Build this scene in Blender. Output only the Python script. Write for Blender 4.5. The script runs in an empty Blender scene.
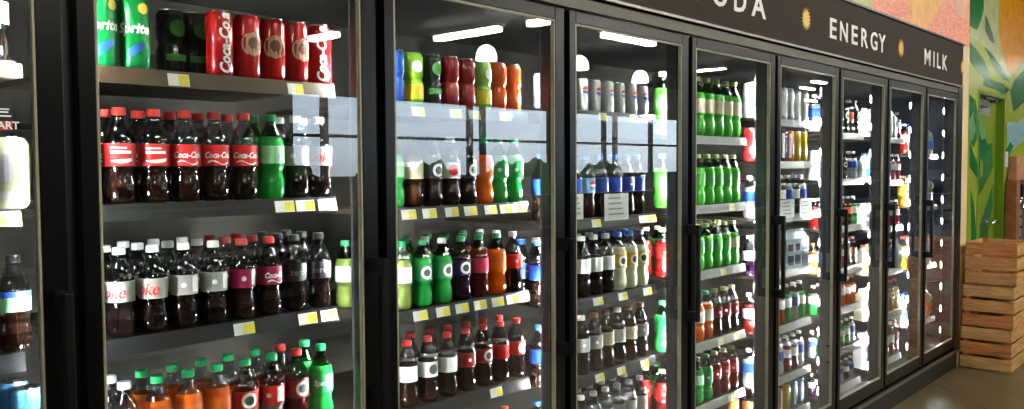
import bpy, bmesh, math, random
from mathutils import Vector, Matrix
random.seed(7)
PI = math.pi
S = bpy.context.scene
COL = S.collection

# ------------------------------------------------------------------ camera
YAW, PITCH, ROLL, FPX = 0.742398, 0.044223, -0.00583, 830.0
CAM = Vector((1.716, 0.0, 1.520))
_F = Vector((-math.sin(YAW) * math.cos(PITCH), math.cos(YAW) * math.cos(PITCH), -math.sin(PITCH)))
_R = Vector((math.cos(YAW), math.sin(YAW), 0)); _U = _R.cross(_F)
R2 = math.cos(ROLL) * _R + math.sin(ROLL) * _U
U2 = -math.sin(ROLL) * _R + math.cos(ROLL) * _U
cd = bpy.data.cameras.new('camera'); cam = bpy.data.objects.new('camera', cd); COL.objects.link(cam)
M = Matrix((R2, U2, -_F)).transposed().to_4x4(); M.translation = CAM
cam.matrix_world = M
cd.sensor_width = 36; cd.lens = FPX / 1024 * 36; cd.clip_start = 0.05; cd.clip_end = 200
S.camera = cam

def at(x, y, X):
    "point on the plane x = X seen at pixel (x, y) of the photograph"
    D = _F + R2 * ((x - 512) / FPX) - U2 * ((y - 204.5) / FPX)
    return CAM + D * ((X - CAM.x) / D.x)

# ------------------------------------------------------------------ world, exposure
w = bpy.data.worlds.new('sky'); S.world = w; w.use_nodes = True
nt = w.node_tree
sky = nt.nodes.new('ShaderNodeTexSky'); sky.sky_type = 'HOSEK_WILKIE'; sky.turbidity = 4; sky.ground_albedo = .3
sky.sun_direction = (-.5, -.3, .8)
bg = nt.nodes['Background']; bg.inputs[1].default_value = 34
hs = nt.nodes.new('ShaderNodeHueSaturation'); hs.inputs['Saturation'].default_value = .45
nt.links.new(sky.outputs[0], hs.inputs['Color']); nt.links.new(hs.outputs[0], bg.inputs[0])
S.view_settings.view_transform = 'Standard'; S.view_settings.look = 'None'
S.view_settings.gamma = 1; S.view_settings.use_curve_mapping = False
S.view_settings.exposure = 0.0
LED_POWER, TUBE_POWER, PENDANT_POWER = 1150.0, 64.0, 26.0
S.cycles.max_bounces = 8; S.cycles.transparent_max_bounces = 24
S.cycles.glossy_bounces = 4; S.cycles.diffuse_bounces = 3; S.cycles.transmission_bounces = 4
S.cycles.caustics_reflective = False; S.cycles.caustics_refractive = False
S.cycles.sample_clamp_indirect = 6

_on = 'first second third fourth fifth sixth'.split()
# ------------------------------------------------------------------ materials
def lin(c):
    return tuple(((v / 255) / 12.92 if v / 255 <= .04045 else ((v / 255 + .055) / 1.055) ** 2.4) for v in c)
_m = {}
def mat(name, rgb, rough=.5, metal=0, spec=.5, coat=0, trans=0, noise=0, scale=20, emit=0, sub=0):
    key = (name, rgb, rough, metal, coat, trans, emit)
    if key in _m: return _m[key]
    m = bpy.data.materials.new(name); m.use_nodes = True
    b = m.node_tree.nodes['Principled BSDF']; c = lin(rgb) + (1,)
    b.inputs['Base Color'].default_value = c
    b.inputs['Roughness'].default_value = rough; b.inputs['Metallic'].default_value = metal
    b.inputs['Specular IOR Level'].default_value = spec
    b.inputs['Coat Weight'].default_value = coat; b.inputs['Coat Roughness'].default_value = .05
    b.inputs['Transmission Weight'].default_value = trans
    if emit:
        b.inputs['Emission Color'].default_value = c; b.inputs['Emission Strength'].default_value = emit
    if noise:
        n = m.node_tree.nodes.new('ShaderNodeTexNoise'); n.inputs['Scale'].default_value = scale
        tc = m.node_tree.nodes.new('ShaderNodeTexCoord')
        r = m.node_tree.nodes.new('ShaderNodeValToRGB')
        r.color_ramp.elements[0].color = tuple(v * (1 - noise) for v in c[:3]) + (1,)
        r.color_ramp.elements[1].color = tuple(min(1, v * (1 + noise)) for v in c[:3]) + (1,)
        r.color_ramp.elements[0].position = .35; r.color_ramp.elements[1].position = .65
        m.node_tree.links.new(tc.outputs['Object'], n.inputs['Vector'])
        m.node_tree.links.new(n.outputs[0], r.inputs[0]); m.node_tree.links.new(r.outputs[0], b.inputs['Base Color'])
    _m[key] = m
    return m

def clear(name, tint, ior=1.5, rough=0.0, edge=1.0):
    "thin clear sheet: lets light through, mirrors by Fresnel on its outer face"
    if name in _m: return _m[name]
    m = bpy.data.materials.new(name); m.use_nodes = True; t = m.node_tree
    for n in list(t.nodes):
        if n.type == 'BSDF_PRINCIPLED': t.nodes.remove(n)
    out = [n for n in t.nodes if n.type == 'OUTPUT_MATERIAL'][0]
    tr = t.nodes.new('ShaderNodeBsdfTransparent'); tr.inputs[0].default_value = lin(tint) + (1,)
    gl = t.nodes.new('ShaderNodeBsdfGlossy'); gl.inputs['Roughness'].default_value = rough
    gl.inputs[0].default_value = (1, 1, 1, 1)
    fr = t.nodes.new('ShaderNodeFresnel'); fr.inputs[0].default_value = ior
    ge = t.nodes.new('ShaderNodeNewGeometry')
    inv = t.nodes.new('ShaderNodeMath'); inv.operation = 'SUBTRACT'; inv.inputs[0].default_value = 1
    mu = t.nodes.new('ShaderNodeMath'); mu.operation = 'MULTIPLY'; mu.use_clamp = True
    mu2 = t.nodes.new('ShaderNodeMath'); mu2.operation = 'MULTIPLY'; mu2.inputs[1].default_value = edge; mu2.use_clamp = True
    mx = t.nodes.new('ShaderNodeMixShader')
    t.links.new(ge.outputs['Backfacing'], inv.inputs[1])
    t.links.new(fr.outputs[0], mu2.inputs[0]); t.links.new(mu2.outputs[0], mu.inputs[0]); t.links.new(inv.outputs[0], mu.inputs[1])
    t.links.new(mu.outputs[0], mx.inputs[0]); t.links.new(tr.outputs[0], mx.inputs[1]); t.links.new(gl.outputs[0], mx.inputs[2])
    t.links.new(mx.outputs[0], out.inputs[0])
    _m[name] = m
    return m

def liquid(name, rgb, amount=.6, rough=.09):
    "drink seen through its bottle: glossy skin over a body that glows through where light passes"
    key = ('liq', name)
    if key in _m: return _m[key]
    m = bpy.data.materials.new(name); m.use_nodes = True; t = m.node_tree
    b = t.nodes['Principled BSDF']; out = [n for n in t.nodes if n.type == 'OUTPUT_MATERIAL'][0]
    c = lin(rgb) + (1,)
    b.inputs['Base Color'].default_value = c; b.inputs['Roughness'].default_value = rough
    b.inputs['Coat Weight'].default_value = 1; b.inputs['Coat Roughness'].default_value = .07
    tl = t.nodes.new('ShaderNodeBsdfTranslucent'); tl.inputs[0].default_value = c
    mx = t.nodes.new('ShaderNodeMixShader'); mx.inputs[0].default_value = amount * .6
    t.links.new(b.outputs[0], mx.inputs[1]); t.links.new(tl.outputs[0], mx.inputs[2]); t.links.new(mx.outputs[0], out.inputs[0])
    _m[key] = m
    return m

BLACK = mat('black powder coated metal', (16, 16, 15), .34, noise=.15, scale=40)
DARK = mat('dark interior metal', (17, 17, 17), .5, noise=.15, scale=15)
GLASS = clear('door glass', (238, 242, 238), 1.55, 0, 1.45)
SPACER = mat('pale glazing spacer', (150, 145, 118), .4, noise=.1)
PET = clear('clear bottle plastic', (205, 205, 208), 1.5, .06, 2.0)
GREENPET = clear('green bottle plastic', (70, 190, 90), 1.5, .06, 2.0)
ALU = mat('brushed aluminium', (190, 190, 190), .25, 1, noise=.08)
CHROME = mat('chrome', (215, 215, 220), .12, 1, noise=.03)

# ------------------------------------------------------------------ mesh helpers
def bm_box(bm, a, b, mi=0):
    x0, y0, z0 = a; x1, y1, z1 = b
    v = [bm.verts.new(p) for p in ((x0, y0, z0), (x1, y0, z0), (x1, y1, z0), (x0, y1, z0), (x0, y0, z1), (x1, y0, z1), (x1, y1, z1), (x0, y1, z1))]
    for f in ((0, 3, 2, 1), (4, 5, 6, 7), (0, 1, 5, 4), (1, 2, 6, 5), (2, 3, 7, 6), (3, 0, 4, 7)):
        bm.faces.new([v[i] for i in f]).material_index = mi
def bm_lathe(bm, prof, seg=20, mi=0, cap0=True, cap1=True, c=(0, 0)):
    rings = []
    for r, z in prof:
        rings.append([bm.verts.new((c[0] + r * math.cos(2 * PI * k / seg), c[1] + r * math.sin(2 * PI * k / seg), z)) for k in range(seg)])
    for a, b in zip(rings, rings[1:]):
        for k in range(seg):
            f = bm.faces.new((a[k], a[(k + 1) % seg], b[(k + 1) % seg], b[k])); f.smooth = True; f.material_index = mi
    if cap0: bm.faces.new(rings[0][::-1]).material_index = mi
    if cap1: bm.faces.new(rings[-1]).material_index = mi
def bm_tube(bm, pts, r, seg=10, mi=0):
    pts = [Vector(p) for p in pts]; rings = []
    for i, p in enumerate(pts):
        d = ((pts[min(i + 1, len(pts) - 1)] - pts[max(i - 1, 0)])).normalized()
        u = d.cross(Vector((0.13, .31, .94))).normalized(); v = d.cross(u)
        rings.append([bm.verts.new(p + r * (math.cos(2 * PI * k / seg) * u + math.sin(2 * PI * k / seg) * v)) for k in range(seg)])
    for a, b in zip(rings, rings[1:]):
        for k in range(seg):
            f = bm.faces.new((a[k], a[(k + 1) % seg], b[(k + 1) % seg], b[k])); f.smooth = True; f.material_index = mi
    bm.faces.new(rings[0][::-1]).material_index = mi; bm.faces.new(rings[-1]).material_index = mi
def bm_poly(bm, pts, d, mi=0):
    "prism from a polygon pts (world points) pushed by vector d"
    a = [bm.verts.new(p) for p in pts]; b = [bm.verts.new(Vector(p) + Vector(d)) for p in pts]
    bm.faces.new(a).material_index = mi; bm.faces.new(b[::-1]).material_index = mi
    n = len(a)
    for i in range(n): bm.faces.new((a[i], b[i], b[(i + 1) % n], a[(i + 1) % n])).material_index = mi
def mesh(name, bm, mats, bevel=0, fix=True):
    if bevel:
        bmesh.ops.bevel(bm, geom=[e for e in bm.edges], offset=bevel, segments=2, affect='EDGES', profile=.5)
    if fix: bmesh.ops.recalc_face_normals(bm, faces=bm.faces)
    me = bpy.data.meshes.new(name); bm.to_mesh(me); bm.free()
    for m in (mats if isinstance(mats, (list, tuple)) else [mats]): me.materials.append(m)
    return me
def link(name, me, parent=None, loc=None):
    o = bpy.data.objects.new(name, me); COL.objects.link(o)
    if parent: o.parent = parent
    if loc is not None: o.location = loc
    return o
def obj(name, bm, mats, parent=None, bevel=0, loc=None): return link(name, mesh(name, bm, mats, bevel), parent, loc)
def boxes(name, bs, m, parent=None, bevel=0, loc=None):
    bm = bmesh.new()
    for a, b in bs: bm_box(bm, a, b)
    return obj(name, bm, m, parent, bevel, loc)
def tag(o, label, cat, group=None):
    assert 4 <= len(label.split()) <= 16, label
    o['label'] = label; o['category'] = cat
    if group: o['group'] = group
    return o
def thing(name, label, cat, loc=(0, 0, 0), rz=0, group=None):
    o = bpy.data.objects.new(name, None); COL.objects.link(o); o.location = loc; o.rotation_euler = (0, 0, rz)
    o.empty_display_size = .05
    return tag(o, label, cat, group)
def struct(o): o['kind'] = 'structure'; return o
def copy_tree(o, parent=None):
    c = o.copy(); COL.objects.link(c); c.parent = parent
    for ch in KIDS.get(o.name, []): copy_tree(ch, c)
    return c

def flat_text(s, size, shear=0, bold=0, sx=1.0, extrude=0):
    "lettering as triangles: list of (verts, faces), centred"
    cu = bpy.data.curves.new('t', 'FONT'); cu.body = s; cu.size = size; cu.shear = shear; cu.offset = bold
    cu.align_x = 'CENTER'; cu.align_y = 'CENTER'; cu.resolution_u = 3; cu.extrude = extrude
    o = bpy.data.objects.new('t', cu); COL.objects.link(o)
    dg = bpy.context.evaluated_depsgraph_get(); dg.update()
    me = bpy.data.meshes.new_from_object(o.evaluated_get(dg))
    vs = [(v.co.x * sx, v.co.y, v.co.z) for v in me.vertices]; fs = [tuple(p.vertices) for p in me.polygons]
    bpy.data.objects.remove(o); bpy.data.curves.remove(cu); bpy.data.meshes.remove(me)
    return vs, fs
def wrap(vs, fs, R, z0, vert=False, ang=0):
    me = bpy.data.meshes.new('lettering'); out = []
    for x, y, _ in vs:
        if vert: x, y = -y, x
        a = x / R + ang; out.append((R * math.cos(a), R * math.sin(a), z0 + y))
    me.from_pydata(out, [], fs); return me
def patch(R, z0, z1, a0, a1, n=8, fn=None):
    me = bpy.data.meshes.new('patch'); v = []; f = []
    for i in range(n + 1):
        t = i / n; a = a0 + (a1 - a0) * t
        lo, hi = (z0, z1) if fn is None else fn(t)
        v += [(R * math.cos(a), R * math.sin(a), lo), (R * math.cos(a), R * math.sin(a), hi)]
    for i in range(n): f.append((2 * i, 2 * i + 2, 2 * i + 3, 2 * i + 1))
    me.from_pydata(v, [], f); return me
def disc(R, zc, rr, ang=0, part=None):
    "round emblem wrapped on radius R; part=(t0,t1) fraction of the height"
    me = bpy.data.meshes.new('emblem'); v = []; f = []; n = 10; t0, t1 = part or (0, 1)
    for i in range(n + 1):
        y = -rr + 2 * rr * (t0 + (t1 - t0) * i / n); h = math.sqrt(max(0, rr * rr - y * y)) + 1e-5
        for k in range(5):
            a = ang + h * (k / 2 - 1) / R; v.append((R * math.cos(a), R * math.sin(a), zc + y))
    for i in range(n):
        for k in range(4): f.append((i * 5 + k, i * 5 + k + 1, i * 5 + k + 6, i * 5 + k + 5))
    me.from_pydata(v, [], f); return me

# ------------------------------------------------------------------ the room
YG = [0.600, 1.355, 2.128, 2.909, 3.684, 4.45, 5.203, 5.948, 6.715]     # right edge of each door
YG0 = [-0.15] + YG
CE = 3.75
def concrete():
    m = mat('polished concrete', (100, 87, 62), .3, noise=.22, scale=1.7)
    b = m.node_tree.nodes['Principled BSDF']
    n = m.node_tree.nodes.new('ShaderNodeTexNoise'); n.inputs['Scale'].default_value = 9; n.inputs['Detail'].default_value = 6
    mr = m.node_tree.nodes.new('ShaderNodeMapRange'); mr.inputs[3].default_value = .2; mr.inputs[4].default_value = .42
    m.node_tree.links.new(n.outputs[0], mr.inputs[0]); m.node_tree.links.new(mr.outputs[0], b.inputs['Roughness'])
    return m
struct(boxes('floor', [((-1.2, -6, -.1), (11.2, 30, 0))], concrete()))
bm = bmesh.new()
d = (Vector((.43, 5.76, 0)) - Vector((.02, 6.2, 0))).normalized(); n_ = Vector((-d.y, d.x, 0)) * .003
p0 = Vector((.02, 6.2, 0)); p1 = p0 + d * 7
bm_poly(bm, [p0 - n_, p1 - n_, p1 + n_, p0 + n_], (0, 0, .0006))
q0 = Vector((.9, 6.9, 0)); d2 = Vector((-d.y, d.x, 0))
for q in (p1 - d * 3.0,):
    bm_poly(bm, [q - d * .003, q + d2 * 9 - d * .003, q + d2 * 9 + d * .003, q + d * .003], (0, 0, .0006))
struct(obj('trim_1', bm, mat('floor saw cut', (48, 42, 32), .8)))
struct(boxes('ceiling', [((-1.2, -6, CE), (11.2, 30, CE + .1))], mat('dark ceiling', (58, 57, 52), .8, noise=.1, scale=2)))
WALLM = mat('store wall paint', (52, 48, 40), .7, noise=.06, scale=3)
struct(boxes('wall_near', [((-1.2, -6.1, 0), (11.2, -6, CE))], WALLM))
struct(boxes('wall_far', [((-1.2, 30, 0), (11.2, 30.1, CE))], WALLM))
struct(boxes('wall_back', [((-1.3, -6, 0), (-1.2, 30, CE))], DARK))
# glazed shopfront facing the coolers
WY0, WY1, WZ0, WZ1 = 8.2, 21.4, .75, 2.95
struct(boxes('wall_front', [((11.1, -6, 0), (11.3, WY0, CE)), ((11.1, WY1, 0), (11.3, 30, CE)), ((11.1, WY0, 0), (11.3, WY1, WZ0)), ((11.1, WY0, WZ1), (11.3, WY1, CE))], mat('shopfront wall paint', (32, 30, 27), .7, noise=.06, scale=3)))
FR = mat('bronze window frame', (38, 36, 34), .4, noise=.1)
ys = [8.2, 8.95, 10.5, 12.7, 13.1, 15.4, 17.6, 18.1, 19.8, 21.4]
for i in range(len(ys) - 1):
    r = boxes('window_%d' % (i + 1), [((11.12, ys[i], WZ0), (11.2, ys[i] + .07, WZ1)), ((11.12, ys[i + 1] - .07, WZ0), (11.2, ys[i + 1], WZ1)),
        ((11.12, ys[i] + .07, WZ0), (11.2, ys[i + 1] - .07, WZ0 + .08)), ((11.12, ys[i] + .07, WZ1 - .08), (11.2, ys[i + 1] - .07, WZ1)),
        ((11.13, ys[i] + .07, 2.10), (11.19, ys[i + 1] - .07, 2.16))], FR)
    struct(r); boxes('pane', [((11.15, ys[i] + .07, WZ0 + .08), (11.156, ys[i + 1] - .07, WZ1 - .08))], clear('window glass', (240, 245, 248), 1.45), r)
o = boxes('car_park', [((11.3, -30, -.1), (70, 70, -.02))], mat('asphalt', (60, 66, 58), .9, noise=.15, scale=3)); struct(o); o.name = 'ground'

# shrubs outside the shop windows
for i in range(7):
    bm = bmesh.new(); bmesh.ops.create_icosphere(bm, subdivisions=4, radius=1)
    for v in bm.verts:
        d = v.co.normalized(); n = 1 + .10 * math.sin(9 * d.x + i) * math.sin(8 * d.y) + .10 * math.sin(17 * d.z + 2 * i + 7 * d.x) + random.uniform(-.05, .05)
        v.co = Vector((d.x * .9 * n, d.y * .85 * n, max(0, .75 + d.z * .95 * n)))
    o = obj('shrub', bm, mat('shrub foliage', (58, 84, 40), .9, noise=.5, scale=14)); o.location = (15.5 + (i % 2) * .8, 9 + i * 2.4, -.02)
    tag(o, 'round green shrub outside the shop windows, %s along' % ['nearest', _on[1], _on[2], _on[3], _on[4], _on[5], 'farthest'][i], 'shrub', 'shrubs outside the windows')

# header sign, metal bands and the cooler case -------------------------------------
SY0, SY1 = -1.6, 6.82
sign = thing('header_sign', 'long dark brown sign board with white category words above the glass doors', 'sign', (0, 0, 0))
SIGNM = mat('dark brown sign board', (52, 40, 28), .65, spec=.15, noise=.08, scale=3)
boxes('board', [((-.06, SY0, 2.104), (0, SY1, 2.40))], SIGNM, sign)
boxes('trim', [((-.005, SY0, 2.094), (.006, SY1, 2.104))], mat('satin grey trim', (120, 118, 112), .3, .6), sign)
boxes('cap_rail', [((-.06, SY0, 2.40), (.012, SY1, 2.412))], BLACK, sign)
WHITE = mat('white vinyl lettering', (245, 243, 236), .5)
def word(s, y0, y1, z0, z1, seglist=None):
    "one letter per glyph, stretched so that it fills y0..y1, z0..z1"
    vs, fs = flat_text(s, 1, 0, .016, 1, 0)
    xs = [v[0] for v in vs]; zs = [v[1] for v in vs]
    x0, x1, a, b = min(xs), max(xs), min(zs), max(zs)
    bm = bmesh.new(); vv = [bm.verts.new((.0015, y0 + (v[0] - x0) / (x1 - x0) * (y1 - y0), z0 + (v[1] - a) / (b - a) * (z1 - z0))) for v in vs]
    for f in fs:
        try: bm.faces.new([vv[i] for i in f])
        except ValueError: pass
    g = bmesh.ops.extrude_face_region(bm, geom=list(bm.faces))
    for e in g['geom']:
        if isinstance(e, bmesh.types.BMVert): e.co.x += .002
    return obj('letter', bm, WHITE, sign)
for ch, a, b in (('S', 2.90, 3.01), ('O', 3.085, 3.215), ('D', 3.275, 3.385), ('A', 3.435, 3.575),
                 ('E', 4.312, 4.40), ('N', 4.447, 4.555), ('E', 4.612, 4.70), ('R', 4.755, 4.86), ('G', 4.90, 5.01), ('Y', 5.03, 5.145),
                 ('M', 5.89, 6.02), ('I', 6.085, 6.11), ('L', 6.17, 6.25), ('K', 6.295, 6.41)):
    word(ch, a, b, 2.184, 2.288)
GOLD = mat('golden yellow vinyl', (240, 192, 70), .5)
for yc in (2.45, 4.015, 5.425, 6.80):
    bm = bmesh.new(); pts = []
    for k in range(32):
        r = .032 if k % 2 else .056
        pts.append(Vector((.0015, min(SY1, yc + r * math.cos(PI * k / 16)), 2.243 + r * math.sin(PI * k / 16))))
    bm_poly(bm, pts, (.002, 0, 0)); obj('sun_emblem', bm, GOLD, sign)

case = thing('cooler_case', 'long black built-in cooler case behind the row of glass doors', 'refrigerator')
boxes('base', [((-.9, SY0, 0), (-.012, 6.835, .122))], mat('black kick plate', (24, 25, 24), .45, noise=.1), case)
boxes('kick_trim', [((-.012, SY0, .122), (.004, 6.835, .142))], mat('aluminium kick trim', (150, 148, 142), .35, .8), case)
boxes('sill', [((-.09, SY0, .142), (-.03, 6.80, .165))], BLACK, case)
boxes('header_band', [((-.05, SY0, 2.047), (-.004, 6.80, 2.083))], mat('olive grey metal band', (84, 82, 68), .5, .3, noise=.05), case)
boxes('shadow_strip', [((-.06, SY0, 2.083), (-.02, 6.80, 2.093))], BLACK, case)  # black strip stands in for the shadow under the sign
boxes('end_post', [((-.09, 6.725, .142), (-.0, 6.833, 2.092))], BLACK, case, .002)
boxes('floor_pan', [((-.85, SY0, .165), (-.05, 6.80, .19))], DARK, case)
boxes('roof_panel', [((-.85, SY0, 2.047), (-.07, 6.80, 2.09))], mat('olive grey liner', (30, 30, 25), .7), case)
boxes('back_panel', [((-.9, SY0, .165), (-.85, 6.835, 2.09))], mat('olive liner', (34, 28, 18), .7), case)
boxes('end_panel', [((-.85, 6.80, .165), (-.09, 6.835, 2.047))], mat('blue grey liner', (40, 42, 56), .5), case)
for k in range(1, 9):
    y = YG0[k] + .012
    boxes('mullion', [((-.078, y - .036, .165), (-.032, y + .036, 2.047))], DARK, case, .001)

# LED light bars on the mullions
LENS = bpy.data.materials.new('cool white diode lens'); LENS.use_nodes = True
b = LENS.node_tree.nodes['Principled BSDF']; b.inputs['Emission Color'].default_value = (.93, .93, 1, 1); b.inputs['Emission Strength'].default_value = LED_POWER
b.inputs['Base Color'].default_value = (.9, .9, .9, 1)
BAR = mat('grey light bar housing', (48, 48, 54), .4)
_o = 'first second third fourth fifth sixth seventh eighth ninth tenth eleventh'.split()
lens_me = None
def led_bar(y, side, label):
    "bar on the rear corner of a mullion; its diodes look back and sideways at the shelves"
    global lens_me
    t = thing('led_light_bar', label, 'light', (-.0885, y + side * .0240, 0), -side * .50, group='light bars inside the cooler')
    bm = bmesh.new(); bm_box(bm, (-.001, -.010, .2), (.004, .010, 2.03)); bm_box(bm, (-.0045, -.010, .2), (-.001, -.007, 2.03)); bm_box(bm, (-.0045, .007, .2), (-.001, .010, 2.03)); obj('housing', bm, BAR, t)
    if lens_me is None:
        bm = bmesh.new(); bm_box(bm, (-.003, -.0055, -.019), (-.0012, .0055, .019)); lens_me = mesh('lens', bm, LENS)
    for i in range(11):
        link('lens', lens_me, t, (-.001, 0, .29 + i * .163))
for k in range(0, 9):
    y = YG[k] + .012 if k < 8 else 6.735
    led_bar(y - (.012 if k == 8 else 0), -1, 'vertical white LED light bar on the right side of the %s door opening' % _o[k])
    if k < 8: led_bar(y, 1, 'vertical white LED light bar on the left side of the %s door opening' % _o[k + 1])

# doors ---------------------------------------------------------------------------
FRAME_T = mat('dark bronze door frame', (11, 11, 9), .28, 0, spec=.2, noise=.08, scale=30)
BRACK = mat('matte black handle', (8, 8, 8), .5, spec=.2)
for k in range(9):
    y0, y1 = YG0[k] + .026, YG[k]
    z0, z1 = .170, 2.037
    t = thing('cooler_door', 'tall black-framed glass cooler door, %s from the left' % ('leftmost, cut off by the frame' if k == 0 else _o[k]) if k else
              'leftmost glass cooler door, cut off by the photo edge', 'door', (0, 0, 0), group='glass doors of the cooler')
    a, c = .034, .048
    fr = boxes('frame', [((-.03, y0, z0), (0, y0 + a, z1)), ((-.03, y1 - c, z0), (0, y1, z1)),
                         ((-.03, y0 + a, z0), (0, y1 - c, .238)), ((-.03, y0 + a, 1.996), (0, y1 - c, z1))], FRAME_T, t, .003)
    s = .005
    boxes('glazing_spacer', [((-.016, y0 + a, .238), (-.001, y0 + a + s, 1.996)), ((-.016, y1 - c - s, .238), (-.001, y1 - c, 1.996)),
                      ((-.016, y0 + a + s, .238), (-.001, y1 - c - s, .238 + s)), ((-.016, y0 + a + s, 1.996 - s), (-.001, y1 - c - s, 1.996))], SPACER, t)
    boxes('glass_pane', [((-.014, y0 + a + s, .238 + s), (-.008, y1 - c - s, 1.996 - s))], GLASS, t)
    hy = y1 - (.022 if k < 3 else .008)
    if k == 8: continue
    bm = bmesh.new(); bm_box(bm, (.042, hy - .009, .905), (.058, hy + .009, 1.29))
    h = obj('handle', bm, BRACK, t, .003)
    for zz in (.925, 1.27):
        bm = bmesh.new(); bm_box(bm, (-.002, hy - .011, zz - .02), (.045, hy + .011, zz + .02)); obj('bracket', bm, BRACK, h, .003)
# sticker on the leftmost door
st = thing('door_sticker', 'red sticker band with white lettering on the leftmost glass door', 'sticker', (0, 0, 0))
bm = bmesh.new(); P = [at(-40, 120, .0), at(13.5, 121, .0), at(13.5, 130, .0), at(-40, 130, .0)]
for p in P: p.x = -.0075
bm_poly(bm, P, (.0008, 0, 0)); obj('red_band', bm, mat('red sticker', (190, 50, 45), .5), st)
vs, fs = flat_text('START', .0195, 0, .0004)
me = bpy.data.meshes.new('lettering'); c0 = at(2, 125.5, -.006)
me.from_pydata([(-.0062, c0.y + v[0], c0.z + v[1]) for v in vs], [], fs); me.materials.append(WHITE); link('lettering', me, st)
bm = bmesh.new()
for (xa, xb, yy) in ((-30, 9, 107), (-30, 8, 110), (-30, 11, 114)):
    a_ = at(xa, yy, -.0075); b_ = at(xb, yy, -.0075); a_.x = b_.x = -.0075; b_.z = a_.z
    bm_poly(bm, [a_, b_, b_ + Vector((0, 0, -.0025)), a_ + Vector((0, 0, -.0025))], (.0008, 0, 0))
obj('small_print', bm, WHITE, st)
boxes('wiring', [((-.03, at(14, 127, -.03).y, at(20, 127, -.03).z - .006), (-.024, YG[0] - .05, at(20, 127, -.03).z + .006))], BRACK, st)

# walls beyond and above the coolers -------------------------------------------------
def board_mat(name, rgb):
    m = mat(name, rgb, .45); t = m.node_tree; b = t.nodes['Principled BSDF']
    tc = t.nodes.new('ShaderNodeTexCoord'); mp = t.nodes.new('ShaderNodeMapping'); mp.inputs['Scale'].default_value = (1, 2.2, 9)
    n = t.nodes.new('ShaderNodeTexNoise'); n.inputs['Scale'].default_value = 3.2; n.inputs['Distortion'].default_value = 2.5; n.inputs['Detail'].default_value = 4
    r = t.nodes.new('ShaderNodeValToRGB'); c = lin(rgb)
    r.color_ramp.elements[0].color = (c[0] * .86, c[1] * .74, c[2] * .68, 1); r.color_ramp.elements[1].color = (min(1, c[0] * 1.06), c[1] * 1.18, c[2] * 1.12, 1)
    r.color_ramp.elements[0].position = .4; r.color_ramp.elements[1].position = .6
    t.links.new(tc.outputs['Object'], mp.inputs[0]); t.links.new(mp.outputs[0], n.inputs[0]); t.links.new(n.outputs[0], r.inputs[0]); t.links.new(r.outputs[0], b.inputs['Base Color'])
    return m
struct(boxes('wall_upper', [((-1.2, -6, 2.412), (-.005, 6.995, CE))], board_mat('salmon grained wall panel', (246, 152, 122))))
struct(boxes('wall_left', [((-1.2, -6, 0), (-.02, SY0 - .002, 2.412))], WALLM))
struct(boxes('trim_2', [((-1.2, 6.835, 0), (-.01, 7.03, 2.412))], mat('cream painted pillar', (226, 202, 146), .5, noise=.04, scale=4)))
# painted shapes on the salmon wall
pr_ = thing('wall_painting', 'painted orange pear and pale green leaf shapes on the salmon wall panel', 'mural')
def paint(name, pts, X, rgb, rough=.4, parent=None, off=0, n=0, clampz=None):
    P = [at(x, y, X) for x, y in pts]
    for p in P:
        if clampz: p.z = max(p.z, clampz)
    bm = bmesh.new(); bm_poly(bm, [p + Vector((off, 0, 0)) for p in P], (.0008, 0, 0))
    return obj(name, bm, mat(name + ' paint', rgb, rough, noise=.12, scale=9), parent)
paint('orange_pear', [(909, 23.5), (912, 12), (909, 4), (905, -6), (905, -22), (945, -22), (944, 0), (938, 10), (932, 20), (927, 30)], -.005, (240, 178, 92), .45, pr_, 0, clampz=2.413)
paint('pale_leaf', [(846, -1.5), (870, 8.5), (873, 3), (868, -6), (850, -14), (830, -14)], -.005, (186, 188, 104), .45, pr_, 0, clampz=2.413)
paint('peach_band', [(944, -20), (946, -4), (956, 14), (968, 20), (968, -20)], -.005, (236, 172, 140), .45, pr_, 0, clampz=2.413)

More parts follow.
